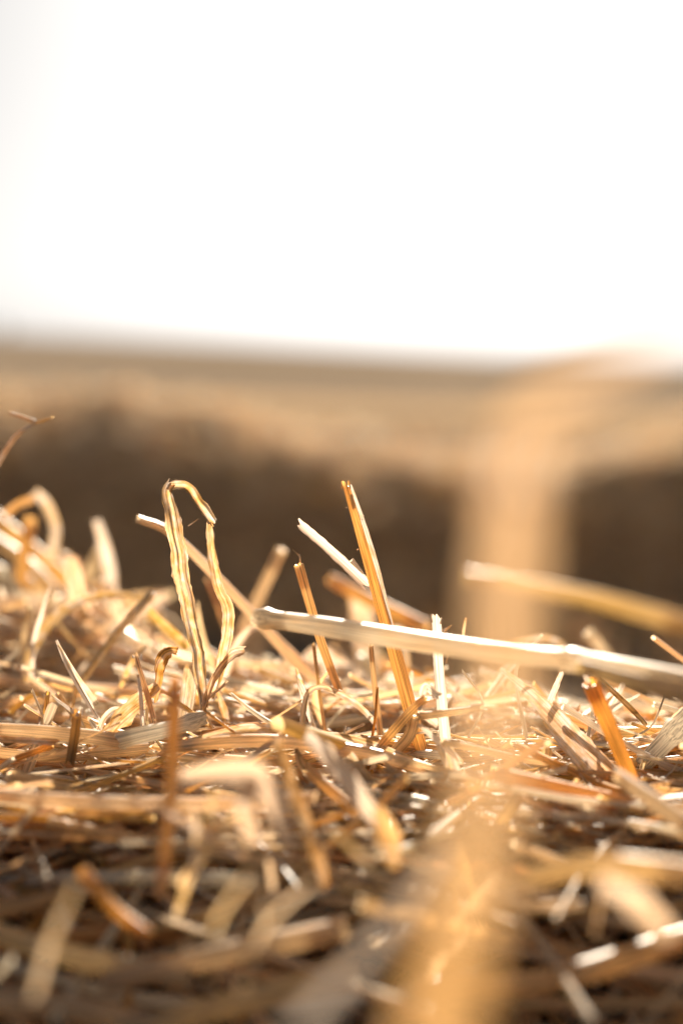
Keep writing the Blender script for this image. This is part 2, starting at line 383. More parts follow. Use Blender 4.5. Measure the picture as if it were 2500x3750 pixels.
def stalk(label, pts, wpx, tint, m=None, cat='straw', mat=None, parts=None, short=None, **kw):
    """hollow straw through photograph points; wpx = seen width in photo pixels at each end (list) at its own distance"""
    c = ctrl(pts); m = m or 22
    p = spline(c, m)
    dd = np.interp(np.linspace(0, 1, m), np.linspace(0, 1, len(pts)), [q[2] for q in pts])
    wv = np.interp(np.linspace(0, 1, m), np.linspace(0, 1, len(wpx)), wpx) if hasattr(wpx, '__len__') else np.full(m, wpx)
    mb = MB(); add_tube(mb, p, wv * K * dd / 2, tint, **kw)
    o = mb.build('straw_stalk', mat or M_STALK)
    if parts: parts(o, p, wv * K * dd)
    mid = pts[0]
    if short: HERO.append((np.mean([q[0] for q in pts]), np.mean([q[1] for q in pts]), short))
    return finish(o, label, cat)

def leaf(label, pts, wpx, tint, m=None, cat='straw leaf', mat=None, short=None, name='straw_leaf', parts=None, **kw):
    c = ctrl(pts); m = m or 30
    p = spline(c, m)
    dd = np.interp(np.linspace(0, 1, m), np.linspace(0, 1, len(pts)), [q[2] for q in pts])
    wv = np.interp(np.linspace(0, 1, m), np.linspace(0, 1, len(wpx)), wpx) if hasattr(wpx, '__len__') else np.full(m, wpx)
    mb = MB(); add_blade(mb, p, wv * K * dd, tint, **kw)
    o = mb.build(name, mat or M_LEAF)
    if parts: parts(o, p, wv * K * dd)
    if short: HERO.append((np.mean([q[0] for q in pts]), np.mean([q[1] for q in pts]), short))
    return finish(o, label, cat)

def fibre_part(o, specs, tint=.3):
    """hair-thin slivers as a part: each spec = list of (px,py,d), width px"""
    mb = MB()
    for pts, wp in specs:
        p = spline(ctrl(pts), 6); add_tube(mb, p, np.linspace(1, .35, 6) * wp * K * pts[0][2] / 2, tint, n=5, sleeve=False, jag=0)
    return mb.build('fibre', M_LEAF, o)

D = .355
# --- the tall golden stalk in the middle and what stands next to it
def main_parts(o, p, wv):
    mb = MB()        # pale strip of torn sheath down the right flank, white rim light put into its colour
    q = spline(ctrl([(1283, 1772, .3535), (1322, 1880, .353), (1375, 2050, .3525), (1405, 2170, .3525), (1447, 2330, .353)]), 24)
    add_blade(mb, q, np.interp(np.linspace(0, 1, 24), [0, .3, .7, 1], [16, 24, 30, 10]) * K * D, .05, n=5, roll=.9, curl=.4, fray=.12)
    mb.build('sheath', M_LEAF, o)
    mb = MB()        # brown scar below the cut
    q = spline(ctrl([(1285, 1810, .3528), (1297, 1865, .3526)]), 6)
    add_blade(mb, q, 14 * K * D, .8, n=5, curl=.3, fray=.2); mb.build('scar', M_LEAF, o)
    fibre_part(o, [([(1325, 1890, D), (1334, 1887, D)], 5), ([(1271, 1858, D), (1264, 1860, D)], 5), ([(1310, 2010, D), (1304, 2015, D)], 6),
                   ([(1252, 1790, D), (1249, 1765, D)], 8), ([(1268, 1780, D), (1266, 1768, D)], 6), ([(1284, 1782, D), (1283, 1764, D)], 7)])
stalk('tall golden straw stalk leaning left in the middle, sharp, with a torn top',
      [(1268, 1772, D), (1312, 1920, D), (1365, 2105, D), (1420, 2300, D), (1478, 2510, D), (1548, 2775, D)], [42, 58, 70, 74, 74, 72], .5, mat=M_GOLD, sleeve_n=2, m=40, n=16, flat=.7,
      jag=.0011, parts=main_parts, short='tall golden stalk', ribs=.08, nodes=())
leaf('short white split shard jutting up left from behind the tall golden stalk', [(1092, 1917, .356), (1200, 2010, .357), (1345, 2145, .358)], [38, 44, 50], -.2, mat=M_GLOW,
     n=7, roll=-.5, curl=.35, fray=.12, name='straw_shard', short='white shard', parts=lambda o, p, wv: fibre_part(o, [([(1285, 2050, .353), (1330, 2100, .353)], 22)], -.1))
def thin_parts(o, p, wv):
    fibre_part(o, [([(1098, 2045, .354), (1090, 2030, .354), (1071, 2012, .354)], 4), ([(1100, 2060, .354), (1097, 2030, .354)], 9), ([(1099, 2040, .354), (1095, 2028, .354)], 4)])
stalk('thin orange hollow stalk with a slanted open cut and hair fibres on top', [(1092, 2068, .354), (1130, 2200, .355), (1178, 2360, .356), (1238, 2525, .357)],
      [34, 32, 30, 28], .52, n=14, jag=.0004, parts=thin_parts, short='thin orange hollow stalk')
stalk('thin upright tan straw under the long level stalk, left of the tall golden stalk', [(1357, 2362, .36), (1372, 2520, .36), (1392, 2690, .36)], [18, 22, 24], .75, short='thin upright tan straw')
# --- long stalk lying across the right half
stalk('long pale straw lying level across the right half, white sheen on top', [(940, 2262, .334), (1150, 2290, .328), (1500, 2345, .317), (1830, 2392, .306), (2150, 2425, .294), (2560, 2500, .280)],
      [80, 96, 98, 96, 94, 94], .1, m=46, n=18, nodes=(.02, .74), short='long level straw', flat=.75)
stalk('yellow straw just beneath the long level straw at the right edge', [(2120, 2440, .288), (2300, 2490, .283), (2560, 2555, .278)], [50, 62, 62], .62, short='yellow straw')
stalk('blurred straw slanting down to the right edge above the long level straw', [(1700, 2112, .247), (1900, 2140, .245), (2200, 2200, .242), (2560, 2300, .239)], [56, 62, 66, 70], .42, m=30, short='upper slanting straw')
# --- folded leaf
def folded(o):
    mb = MB(); q = spline(ctrl([(622, 1776, .357), (660, 1772, .3575), (692, 1782, .358), (730, 1845, .3585), (785, 1918, .359)]), 34)
    add_blade(mb, q, np.interp(np.linspace(0, 1, 34), [0, .3, .6, 1], [40, 34, 38, 30]) * K * D, .5, n=9, roll=[.5, .3, -.2, .1], curl=.15, fold=.22, crumple=.3, fray=.12); mb.build('folded_limb', M_HUSK, o)
    mb = MB(); q = spline(ctrl([(766, 1915, .359), (775, 2010, .3592), (800, 2140, .3595), (838, 2240, .36), (822, 2380, .3605), (800, 2470, .361), (775, 2560, .362)]), 50)
    add_blade(mb, q, np.interp(np.linspace(0, 1, 50), [0, .2, .5, .75, 1], [22, 40, 42, 46, 26]) * K * D, .5, n=9, roll=[.1, .3, -.1, .3], curl=.15, fold=.22, crumple=.34, fray=.12); mb.build('hanging_limb', M_HUSK, o)
    fibre_part(o, [([(690, 1925, .357), (710, 1912, .3575), (725, 1900, .358)], 5)], .5)
leaf('tall crumpled leaf folded over into two hanging limbs, left of centre',
     [(748, 2600, .358), (728, 2430, .358), (700, 2270, .357), (660, 2060, .356), (625, 1880, .356), (612, 1800, .3555), (628, 1768, .357)],
     [30, 44, 54, 66, 68, 60, 32], .5, m=70, n=11, roll=[.2, .1, 0, -.1, .15, .3], mat=M_HUSK, curl=.15, fold=.22, crumple=.3, fray=.12, short='folded leaf',
     parts=lambda o, p, wv: folded(o))

# --- diagonal stalk and blurred ones behind
stalk('long grey straw slanting down right behind the folded leaf', [(505, 1900, .385), (640, 1965, .392), (900, 2225, .405), (1120, 2460, .415), (1400, 2740, .42)], [28, 36, 40, 46, 48], .3, m=34, nodes=(.62,), short='long grey slanting straw')
stalk('blurred tan straw leaning right behind the folded leaf', [(1030, 2010, .47), (930, 2220, .47), (850, 2380, .465)], [44, 46, 46], .5, short='blurred leaning straw')
stalk('blurred straw slanting down right behind the tall golden stalk', [(1205, 2120, .49), (1330, 2185, .49), (1560, 2300, .48)], [48, 52, 60], .6, short='straw behind the golden stalk')
leaf('blurred broad pale leaf hanging behind the tall golden stalk', [(1310, 2170, .50), (1330, 2260, .50), (1350, 2420, .49)], [70, 95, 90], .3, roll=.3, curl=.4, short='broad pale hanging leaf')
leaf('wide pale leaf standing behind the thin orange hollow stalk', [(1080, 2500, .46), (1200, 2400, .46), (1440, 2620, .45)], [80, 120, 90], .15, roll=.4, curl=.5, crumple=.1, short='wide pale leaf')
# --- clear upright blade right of the golden stalk
def clear_parts(o, p, wv):
    fibre_part(o, [([(1580, 2280, .35), (1577, 2250, .35)], 10), ([(1612, 2285, .35), (1616, 2262, .35)], 9), ([(1625, 2310, .349), (1650, 2290, .348)], 16), ([(1632, 2430, .349), (1642, 2380, .349), (1656, 2310, .349)], 7)], .05)
leaf('upright glassy white blade with a fringed top, right of the tall golden stalk', [(1597, 2258, .351), (1602, 2400, .351), (1616, 2580, .35), (1636, 2790, .349)], [36, 40, 42, 46], -.2, mat=M_GLOW, m=34, n=9, curl=.8, fray=.1, crumple=.04, parts=clear_parts, short='glassy upright blade')
leaf('pale blade hanging down below the glassy upright blade', [(1625, 2730, .335), (1655, 2830, .332), (1668, 2980, .33)], [62, 60, 50], .1, curl=.5, fray=.1, short='pale lower blade')
leaf('narrow curved leaf arched over like a hook under the long level straw', [(1104, 2690, .352), (1110, 2600, .352), (1128, 2535, .353), (1180, 2515, .354), (1260, 2548, .357), (1330, 2600, .360), (1400, 2680, .363)], [26, 24, 20, 26, 24, 22, 20], .35, m=50, roll=[.2, .9, .5], curl=.5, crumple=.08, fray=.1, short='arched hook leaf')
stalk('pale flat straw slanting down right in front of the arched hook leaf', [(846, 2540, .350), (940, 2615, .348), (1085, 2705, .345)], [22, 36, 44], .05, flat=.45, short='pale flat straw', parts=lambda o, p, wv: fibre_part(o, [([(900, 2605, .347), (925, 2615, .347)], 10), ([(945, 2640, .346), (965, 2655, .346)], 10), ([(1010, 2660, .346), (1055, 2700, .345)], 7)], -.1))
# --- forked knot at the foot of the golden stalk
def knot_parts(o, p, wv):
    mb = MB(); add_tube(mb, spline(ctrl([(1520, 2610, .345), (1500, 2690, .346), (1445, 2755, .347)]), 14), 46 * K * .345 / 2, .75, n=12); mb.build('broken_branch', M_STALK, o)
    mb = MB(); add_blade(mb, spline(ctrl([(1545, 2545, .343), (1560, 2510, .342), (1600, 2545, .341)]), 12), np.linspace(20, 44, 12) * K * .342, -.15, curl=.5, crumple=.3, fray=.2); mb.build('white_shred', M_LEAF, o)
stalk('forked broken straw crossing the foot of the tall golden stalk', [(1560, 2555, .342), (1490, 2620, .343), (1390, 2735, .345)], [30, 34, 34], .5, parts=knot_parts, short='forked broken straw')
stalk('short level straw stub with a frayed white end beside the forked broken straw', [(1525, 2625, .340), (1640, 2610, .338), (1765, 2590, .336)], [48, 46, 36], .25, flat=.6, jag=.0014, short='frayed level stub', parts=lambda o, p, wv: fibre_part(o, [([(1720, 2585, .335), (1772, 2578, .335)], 14), ([(1760, 2600, .335), (1778, 2612, .335)], 10), ([(1530, 2600, .338), (1545, 2585, .338)], 14)], -.2))
leaf('thin pale leaf strip drooping right from the forked broken straw', [(1530, 2650, .338), (1600, 2710, .335), (1690, 2790, .332)], [18, 28, 20], .05, roll=.4, curl=.4, fray=.1, short='drooping strip')
def orange_rim(o):
    mb = MB(); q = spline(ctrl([(2140, 2480, .3255), (2160, 2520, .3262), (2195, 2610, .328)]), 12)
    add_blade(mb, q, np.linspace(30, 8, 12) * K * .326, .05, curl=.5, roll=-.7, fray=.2); mb.build('sheath', M_LEAF, o)
# --- right side
leaf('big fibrous leaf slanting down right across the right third, sharp', [(1830, 2445, .350), (1930, 2530, .348), (2020, 2620, .345), (2120, 2730, .342), (2230, 2840, .338), (2330, 2940, .334)], [14, 46, 78, 92, 84, 70], .3, m=50, n=11, roll=[.5, .2, -.2, .1], curl=.4, crumple=.1, fray=.12, short='big fibrous leaf')
leaf('narrow leaf strip lying along the underside of the big fibrous leaf', [(1985, 2640, .343), (2060, 2730, .340), (2140, 2830, .336), (2200, 2910, .333)], [12, 30, 34, 26], .25, roll=-.3, curl=.5, crumple=.1, short='narrow under strip')
leaf('short white chip standing upright behind the big fibrous leaf', [(2056, 2462, .352), (2035, 2510, .352), (2008, 2572, .352)], [16, 24, 24], -.1, curl=.4, fray=.15, short='white upright chip')
stalk('deep orange hollow straw leaning left at the right, with a round open end', [(2160, 2500, .326), (2215, 2630, .329), (2270, 2760, .332), (2335, 2910, .335)], [62, 60, 56, 50], .72, mat=M_GOLD, m=30, n=18, jag=.0003, short='deep orange hollow straw', parts=lambda o, p, wv: orange_rim(o))
stalk('thick white straw end rising to the right edge of the frame', [(2345, 2805, .350), (2420, 2730, .350), (2540, 2600, .350)], [66, 74, 76], -.2, n=16, jag=.0012, nodes=(.62,), short='thick white straw')
stalk('level brown straw behind the deep orange hollow straw', [(2150, 2690, .372), (2300, 2685, .372), (2560, 2680, .372)], [44, 46, 46], .5, short='level brown straw', jag=.001)
stalk('thin brown withered stem bending down right below the long level straw', [(2190, 2480, .347), (2230, 2520, .349), (2300, 2585, .352), (2362, 2652, .355)], [14, 22, 24, 16], .85, mat=M_LEAF, ribs=.18, jag=.0005, short='withered stem')
leaf('dry leaf curl at the right edge above the thick white straw', [(2440, 2670, .36), (2480, 2625, .36), (2540, 2590, .36)], [16, 40, 40], .35, curl=.6, crumple=.15, short='right edge curl')
leaf('thin wavy leaf lying along the top of the long level straw', [(1850, 2352, .300), (1930, 2342, .300), (2000, 2336, .298), (2050, 2352, .296), (2085, 2385, .293), (2105, 2405, .291)], [6, 14, 22, 20, 22, 16], .4, roll=[.9, .4, .2, .6], curl=.4, crumple=.1, short='wavy top leaf')
stalk('small blurred beige peg poking up behind the right end of the long level straw', [(2150, 2312, .47), (2200, 2370, .47), (2260, 2450, .465)], [46, 44, 40], .2, short='beige peg')
leaf('tiny golden splinter standing on the long level straw', [(1704, 2262, .345), (1696, 2310, .345), (1694, 2352, .345)], [8, 12, 8], .6, curl=.3, short='golden splinter', name='straw_splinter')
def split_part(o):
    mb = MB(); add_blade(mb, spline(ctrl([(-60, 2700, .342), (100, 2712, .3418), (210, 2718, .3416)]), 12), 26 * K * .342, .55, curl=.4, fray=.15); mb.build('split_strip', M_LEAF, o)
def needle(o):
    mb = MB(); add_blade(mb, spline(ctrl([(215, 2360, .361), (280, 2470, .361), (330, 2540, .361), (358, 2580, .361)]), 14), np.linspace(12, 30, 14) * K * .36, .15, curl=.5, roll=.4); mb.build('leaf_half', M_LEAF, o)
# --- left front
stalk('long straw lying level at the left edge, sharp, with a split underside', [(-60, 2668, .344), (150, 2682, .344), (330, 2700, .344), (450, 2718, .344)], [44, 50, 54, 58], .38, m=30, n=16, jag=.0012, short='left level straw', parts=lambda o, p, wv: split_part(o))
stalk('thick straw with a brilliant white upper side, joined to the left level straw', [(436, 2712, .343), (520, 2690, .343), (620, 2668, .345), (750, 2628, .349)], [62, 60, 52, 46], -.1, m=26, n=18, nodes=(.84,), short='brilliant white straw')
stalk('short peg, shaded back coloured dark brown, with a notched pale top at the left', [(284, 2608, .338), (275, 2690, .338), (258, 2790, .338)], [38, 38, 36], 1.25, n=14, jag=.0011, short='dark notched peg', parts=lambda o, p, wv: fibre_part(o, [([(268, 2612, .337), (270, 2592, .337)], 14), ([(300, 2615, .337), (303, 2592, .337)], 14), ([(285, 2622, .3365), (284, 2606, .3365)], 20)], .1))  # the dark tint carries the shade on the peg's back side
leaf('thin white needle leaf leaning left above the left level straw', [(208, 2345, .362), (245, 2430, .36), (300, 2530, .358), (365, 2640, .356)], [10, 18, 22, 12], -.2, curl=.4, crumple=.05, short='white needle leaf', parts=lambda o, p, wv: needle(o))
stalk('short pale gold straw stub with a frayed top left of the folded leaf', [(500, 2405, .352), (530, 2510, .351), (565, 2640, .350)], [26, 34, 34], .42, flat=.6, jag=.0014, short='pale gold stub', parts=lambda o, p, wv: fibre_part(o, [([(515, 2415, .352), (520, 2396, .352)], 16), ([(490, 2410, .352), (486, 2398, .352)], 10)], -.1))
leaf('slim grey strip standing against the pale gold stub', [(507, 2470, .349), (518, 2560, .348), (524, 2660, .347)], [16, 22, 20], -.05, curl=.3, roll=.6, short='slim grey strip')
leaf('brown papery curl with a hooked tip between the pale gold stub and the folded leaf', [(652, 2392, .356), (625, 2388, .356), (592, 2425, .355), (580, 2490, .354), (560, 2560, .353)], [40, 46, 40, 28, 50], .75, m=40, roll=[.8, .2, -.3, .3], curl=.7, crumple=.25, fray=.1, short='papery hooked curl')
leaf('striped brown and gold husk lying slanted under the papery hooked curl', [(580, 2510, .352), (500, 2570, .351), (430, 2640, .350), (375, 2690, .349)], [30, 72, 70, 34], .7, m=36, n=11, roll=[-.3, -.6], curl=.5, crumple=.15, short='striped husk')
leaf('small grey arched leaf left of the striped husk', [(455, 2600, .353), (420, 2600, .353), (385, 2630, .353), (362, 2680, .353)], [14, 26, 26, 18], .1, curl=.5, roll=.4, short='grey arched leaf')
leaf('narrow orange leaf streak slanting behind the folded leaf', [(545, 2235, .412), (600, 2290, .41), (690, 2370, .405)], [30, 44, 40], .85, roll=.3, curl=.4, short='orange streak leaf')
stalk('thin pinkish twig slanting up right at the left, blurred', [(560, 2168, .408), (420, 2330, .402), (190, 2640, .392)], [30, 28, 30], .65, mat=M_LEAF, short='thin pinkish twig')
leaf('blurred leaf arched over in a low bow at the left', [(560, 2205, .43), (440, 2178, .43), (300, 2200, .43), (190, 2275, .425), (120, 2380, .42), (95, 2500, .415)], [20, 30, 34, 40, 36, 30], .5, m=40, roll=[.8, .4, .2], curl=.4, crumple=.08, short='low bow leaf')
def knee(o):
    mb = MB(); add_blade(mb, spline(ctrl([(20, 1890, .472), (70, 1850, .47), (125, 1830, .465)]), 12), 36 * K * .47, .8, curl=.3, roll=-.4); mb.build('side_blade', M_LEAF, o)
# --- tall blurred clump behind on the left
for lab, pts, wp, ti in [
    ('blurred straw slanting down from the left edge, topmost of the clump', [(-60, 1860, 0.540), (120, 2010, 0.535), (430, 2290, 0.525)], [46, 50, 52], .4),
    ('blurred golden straw slanting down from the left edge, below the topmost one', [(-60, 1950, 0.525), (120, 2080, 0.520), (330, 2330, 0.510)], [46, 48, 44], .55),
    ('blurred upright orange straw at the far left in front of the clump', [(115, 1900, 0.505), (85, 2060, 0.502), (60, 2330, 0.495)], [46, 44, 42], .6),
    ('blurred pale straw leaning right below the white forked leaf', [(375, 2010, 0.535), (300, 2150, 0.530), (230, 2300, 0.525)], [40, 48, 50], .2),
    ('blurred cream straw crossing low in the left clump', [(-40, 2080, .50), (160, 2170, 0.545), (420, 2380, 0.535)], [56, 64, 60], .3),
    ('blurred gold straw running down right through the left clump', [(290, 2190, 0.515), (400, 2330, 0.510), (500, 2480, 0.500)], [44, 48, 48], .5),
    ('blurred whitish straw lying at the back under the orange streak leaf', [(440, 2320, 0.490), (560, 2390, 0.485), (760, 2500, 0.450)], [60, 66, 60], .05),
    ('blurred level straw behind the white needle leaf', [(-40, 2490, 0.425), (240, 2520, 0.422), (520, 2540, 0.420)], [46, 50, 48], .3)]:
    stalk(lab, pts, wp, ti, short=lab.replace('blurred ', '').split(' ', 2)[0] + ' clump straw')
leaf('blurred curled leaf with a bent knee at the top of the left clump', [(130, 1800, 0.510), (175, 1850, 0.510), (205, 1925, 0.508), (205, 1975, 0.506), (190, 2060, 0.505)], [32, 38, 38, 42, 30], .3, roll=.2, curl=.5, short='bent knee leaf', parts=lambda o, p, wv: knee(o))
leaf('blurred white leaf forked at its tip, standing in the left clump', [(355, 1905, 0.502), (378, 1975, 0.502), (400, 2070, 0.502), (412, 2200, 0.500)], [30, 44, 52, 50], .0, roll=.2, curl=.4, short='white forked leaf')
def yparts(o, p, wv):
    for pts, wp in [([(132, 1545, .392), (85, 1528, .392), (38, 1512, .392)], [16, 12, 14]), ([(132, 1547, .392), (160, 1540, .391), (195, 1527, .39)], [13, 11, 9])]:
        mb = MB(); add_tube(mb, spline(ctrl(pts), 8), np.interp(np.linspace(0, 1, 8), [0, .5, 1], wp) * K * .392 / 2, .35, n=8, ribs=.2, sleeve=False); mb.build('branch', M_LEAF, o)
stalk('thin twig with a forked tip leaning in from the left edge', [(-60, 1790, .398), (0, 1690, .396), (60, 1600, .394), (134, 1545, .392)], [18, 22, 20, 13], .4, mat=M_LEAF, ribs=.15, parts=yparts, short='forked twig')
# --- long bundle lying across the middle
leaf('long dry leaf lying across the middle, sweeping right under the golden stalk', [(690, 2715, .345), (900, 2672, .345), (1080, 2690, .345), (1300, 2720, .344), (1500, 2790, .342), (1700, 2870, .338)], [20, 44, 50, 48, 44, 30], .45, m=60, n=9, roll=[-.8, -.6, -.5, -.7], curl=.5, crumple=.05, fray=.06, short='sweeping dry leaf')
stalk('long pale straw lying along the front of the sweeping dry leaf', [(600, 2740, .338), (850, 2715, .338), (1060, 2718, .338), (1350, 2760, .338), (1680, 2850, .335)], [40, 50, 52, 48, 44], .3, m=40, short='long front straw')
stalk('slender straw lying just above the sweeping dry leaf', [(740, 2685, .350), (950, 2655, .350), (1150, 2690, .350), (1420, 2745, .35)], [20, 24, 24, 18], .6, m=30, short='slender straw')
leaf('small brown seed husk hanging below the sweeping dry leaf', [(1085, 2740, .335), (1110, 2800, .334), (1165, 2850, .333)], [16, 44, 12], .9, roll=.3, curl=.7, crumple=.1, cat='seed husk', name='seed_husk', short='seed husk')
stalk('tiny brown branched stalk lying at the foot of the folded leaf', [(745, 2598, .348), (800, 2640, .346), (862, 2685, .344)], [9, 12, 9], 1.0, n=8, sleeve=False, short='tiny branched stalk', parts=lambda o, p, wv: fibre_part(o, [([(810, 2645, .345), (850, 2650, .345), (875, 2660, .345)], 8)], .9))
stalk('stub of olive straw pointing up left in the dark gap right of centre', [(1405, 2815, .336), (1500, 2875, .334), (1600, 2945, .332)], [48, 52, 50], .6, short='olive stub')
leaf('broad striped olive blade slanting down right in the dark gap', [(1270, 2770, .333), (1330, 2850, .331), (1410, 2950, .329)], [60, 66, 60], .62, roll=.3, curl=.3, short='striped olive blade')
leaf('twisted dry leaf with a knotted white end right of the folded leaf', [(900, 2385, .358), (850, 2400, .358), (790, 2470, .358), (745, 2590, .357)], [44, 26, 24, 30], .55, roll=[.5, -.6, .5], curl=.6, crumple=.25, fray=.2, short='twisted dry leaf')
leaf('wide golden leaf standing at the foot of the folded leaf', [(700, 2450, .364), (690, 2540, .363), (672, 2660, .36)], [50, 62, 50], .55, roll=.2, curl=.4, short='wide golden leaf')
# --- blurred things before the focus plane
stalk('blurred olive straw standing upright in front, left of centre', [(642, 2480, .285), (632, 2800, .275), (610, 3080, .262), (590, 3270, .255)], [40, 44, 46, 40], .75, m=30, short='upright olive straw')
leaf('blurred bright leaf bent over in front, left of centre', [(660, 2850, .262), (800, 2835, .258), (930, 2840, .254), (1010, 2920, .25), (1070, 3120, .246)], [60, 90, 110, 100, 60], .4, m=36, roll=[-.6, -.4, 0, .2], curl=.4, mat=M_GLOW, short='bent bright leaf')
leaf('blurred orange leaf hanging in front below the bent bright leaf', [(930, 2850, .25), (900, 2960, .25), (935, 3090, .25)], [70, 80, 50], .6, roll=.3, curl=.4, short='hanging orange leaf')
leaf('blurred brown leaf standing in front, right of the bent bright leaf', [(1010, 2700, .295), (1080, 2900, .285), (1150, 3100, .275), (1200, 3250, .27)], [36, 50, 56, 40], .85, roll=.2, curl=.4, short='standing brown leaf')
leaf('blurred white blade slanting down right in front of the sweeping dry leaf', [(1120, 2690, .300), (1220, 2780, .292), (1330, 2930, .284), (1400, 3020, .28)], [40, 74, 84, 60], .05, roll=.3, curl=.4, mat=M_GLOW, short='slanting white blade')
leaf('blurred amber leaf hanging at the end of the slanting white blade', [(1380, 2960, .27), (1420, 3070, .268), (1440, 3180, .265)], [40, 90, 40], .8, roll=-.2, curl=.5, mat=M_GLOW, short='amber leaf')
leaf('large blurred split straw with a white tip slanting up right in the foreground', [(1630, 3085, .180), (1500, 3300, .172), (1330, 3520, .164), (1080, 3790, .156)], [50, 52, 62, 76], .05, m=30, curl=.7, mat=M_NEAR, name='straw_stalk', cat='straw', short='large white tipped straw')
stalk('long blurred straw lying low in front, rising to the right at the bottom left', [(380, 3600, .262), (760, 3510, .265), (1270, 3400, .272)], [80, 84, 80], .6, m=24, short='low rising straw')
stalk('long blurred straw along the bottom edge, left of centre', [(430, 3790, .253), (800, 3690, .257), (1300, 3560, .263)], [90, 96, 96], .55, m=24, short='bottom edge straw')
stalk('dim blurred straw sloping down right at the bottom left corner', [(-80, 3400, .271), (250, 3500, .266), (700, 3580, .263)], [80, 84, 80], .7, m=24, short='corner sloping straw')
stalk('dim blurred straw lying level at the bottom left corner', [(-80, 3660, .259), (250, 3690, .257), (560, 3760, .254)], [90, 90, 90], .75, m=24, short='corner level straw')
stalk('grey blurred straw lying level on the left below the left level straw', [(-80, 2905, .305), (300, 2935, .303), (780, 2945, .300), (1150, 2925, .297)], [50, 54, 54, 50], .3, m=30, short='grey level straw')
stalk('blurred tan straw slanting in front at the lower left', [(300, 3190, .262), (420, 3330, .258), (540, 3420, .255)], [50, 50, 46], .7, short='tan lower left straw')
stalk('blurred grey straw sloping into the right edge in front', [(2260, 2840, .295), (2400, 2940, .285), (2570, 3060, .275)], [50, 66, 74], .35, short='grey right edge straw')
stalk('blurred pale straw lying across the right foreground above the dark hole', [(1800, 3250, .245), (2150, 3170, .245), (2560, 3200, .24)], [70, 90, 90], .25, m=24, short='pale right foreground straw')
stalk('blurred straw lying under the dark hole at the bottom right', [(1500, 3620, .261), (2000, 3590, .262), (2560, 3420, .270)], [80, 90, 90], .4, m=24, short='bottom right straw')
leaf('blurred cream leaf bunched in the right foreground', [(2200, 3230, .205), (2320, 3290, .202), (2450, 3420, .199)], [60, 100, 60], .2, roll=.3, curl=.4, crumple=.15, mat=M_GLOW, short='bunched cream leaf')
# --- the straw leaf right in front of the lens, wholly out of focus
def near_parts(o, p, wv):
    mb = MB(); q = spline(ctrl([(1900, 1790, .1195), (1890, 1620, .120), (2040, 1470, .122), (2280, 1330, .125), (2640, 1080, .130)]), 26)
    add_blade(mb, q, np.interp(np.linspace(0, 1, 26), [0, .25, .6, 1], [180, 150, 90, 40]) * K * .122, .35, curl=.3, roll=[.2, .4, .3], crumple=.06); mb.build('folded_blade', M_NEAR, o)
leaf('leaf hanging straight down close to the lens at the right, a soft orange haze', [(1885, 1770, .119), (1868, 2000, .1185), (1845, 2350, .118), (1800, 2800, .117), (1710, 3250, .116), (1600, 3900, .115)],
     [190, 200, 170, 150, 200, 260], np.repeat(np.linspace(.35, .85, 40), 7), m=40, crumple=.12, mat=M_NEAR, roll=[.2, 0, .3], curl=.3, parts=near_parts, short='near lens leaf')

# ------------------------------------------------------------------ the loose tangle on the heap
def allowed(p, r):
    """does the straw stay below the skyline of the heap and out of the way of the sharp zone"""
    q = p.reshape(-1, 3); px, py, d = proj(q)
    sil = np.interp(px, [-200, 0, 300, 560, 700, 900, 1500, 1750, 2100, 2600], [2130, 2160, 2200, 2330, 2420, 2440, 2480, 2520, 2600, 2600])
    near = 2800 + np.clip(.338 - d, 0, 1) * 4800
    lim = np.where(d < .349, np.maximum(sil, near), np.where(d < .385, np.maximum(sil, 2690), np.where(d < .45, np.maximum(sil, 2530), sil)))
    bad = (py < lim) & (d > .01)
    bad |= (d < .15) & (d > -.02)
    return ~bad.reshape(p.shape[0], -1).any(1)

def scatter(N, x0, x1, y0, y1, lmin, lmax, rmin, rmax, deep, elev=.16, up=0.0):
    x = rng.uniform(x0, x1, N); y = rng.uniform(y0, y1, N)
    k = rng.uniform(0, 1, N) ** 1.3
    z = heap_z(x, y) - k * deep + up
    flatw = rng.uniform(size=N) < .62
    az = np.where(flatw, rng.normal(0, .45, N), rng.uniform(-1.57, 1.57, N)); el = rng.normal(0, elev, N)
    # lie along the slope of the heap
    e = .01
    sx = (heap_z(x + e, y) - heap_z(x - e, y)) / (2 * e); sy = (heap_z(x, y + e) - heap_z(x, y - e)) / (2 * e)
    h = np.stack([np.cos(az), np.sin(az)], -1)
    d = unit(np.stack([h[:, 0], h[:, 1], np.tan(el) + h[:, 0] * sx + h[:, 1] * sy], -1))
    ln = rng.uniform(lmin, lmax, N) ; r = rng.uniform(rmin, rmax, N)
    ti = np.clip(rng.normal(.38, .34, N), -.2, 1.3)
    return np.stack([x, y, z], -1), d, ln, r, ti, k

def bulk_ok(mb, args, m=7, n=7, chk=True, thin=.285):
    c, d, ln, r, ti, k = args
    if chk:
        tmp = c[:, None] + d[:, None] * (np.linspace(-.5, .5, 7)[None, :, None] * ln[:, None, None])
        ok = allowed(tmp, r)
        ok &= (c[:, 1] > thin) | ((rng.uniform(size=len(c)) < .3) & (r > .0009))
        c, d, ln, r, ti, k = (q[ok] for q in (c, d, ln, r, ti, k))
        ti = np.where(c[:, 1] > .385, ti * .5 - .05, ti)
    bulk(mb, c, d, ln, r, ti, m=m, n=n)
    return len(c)

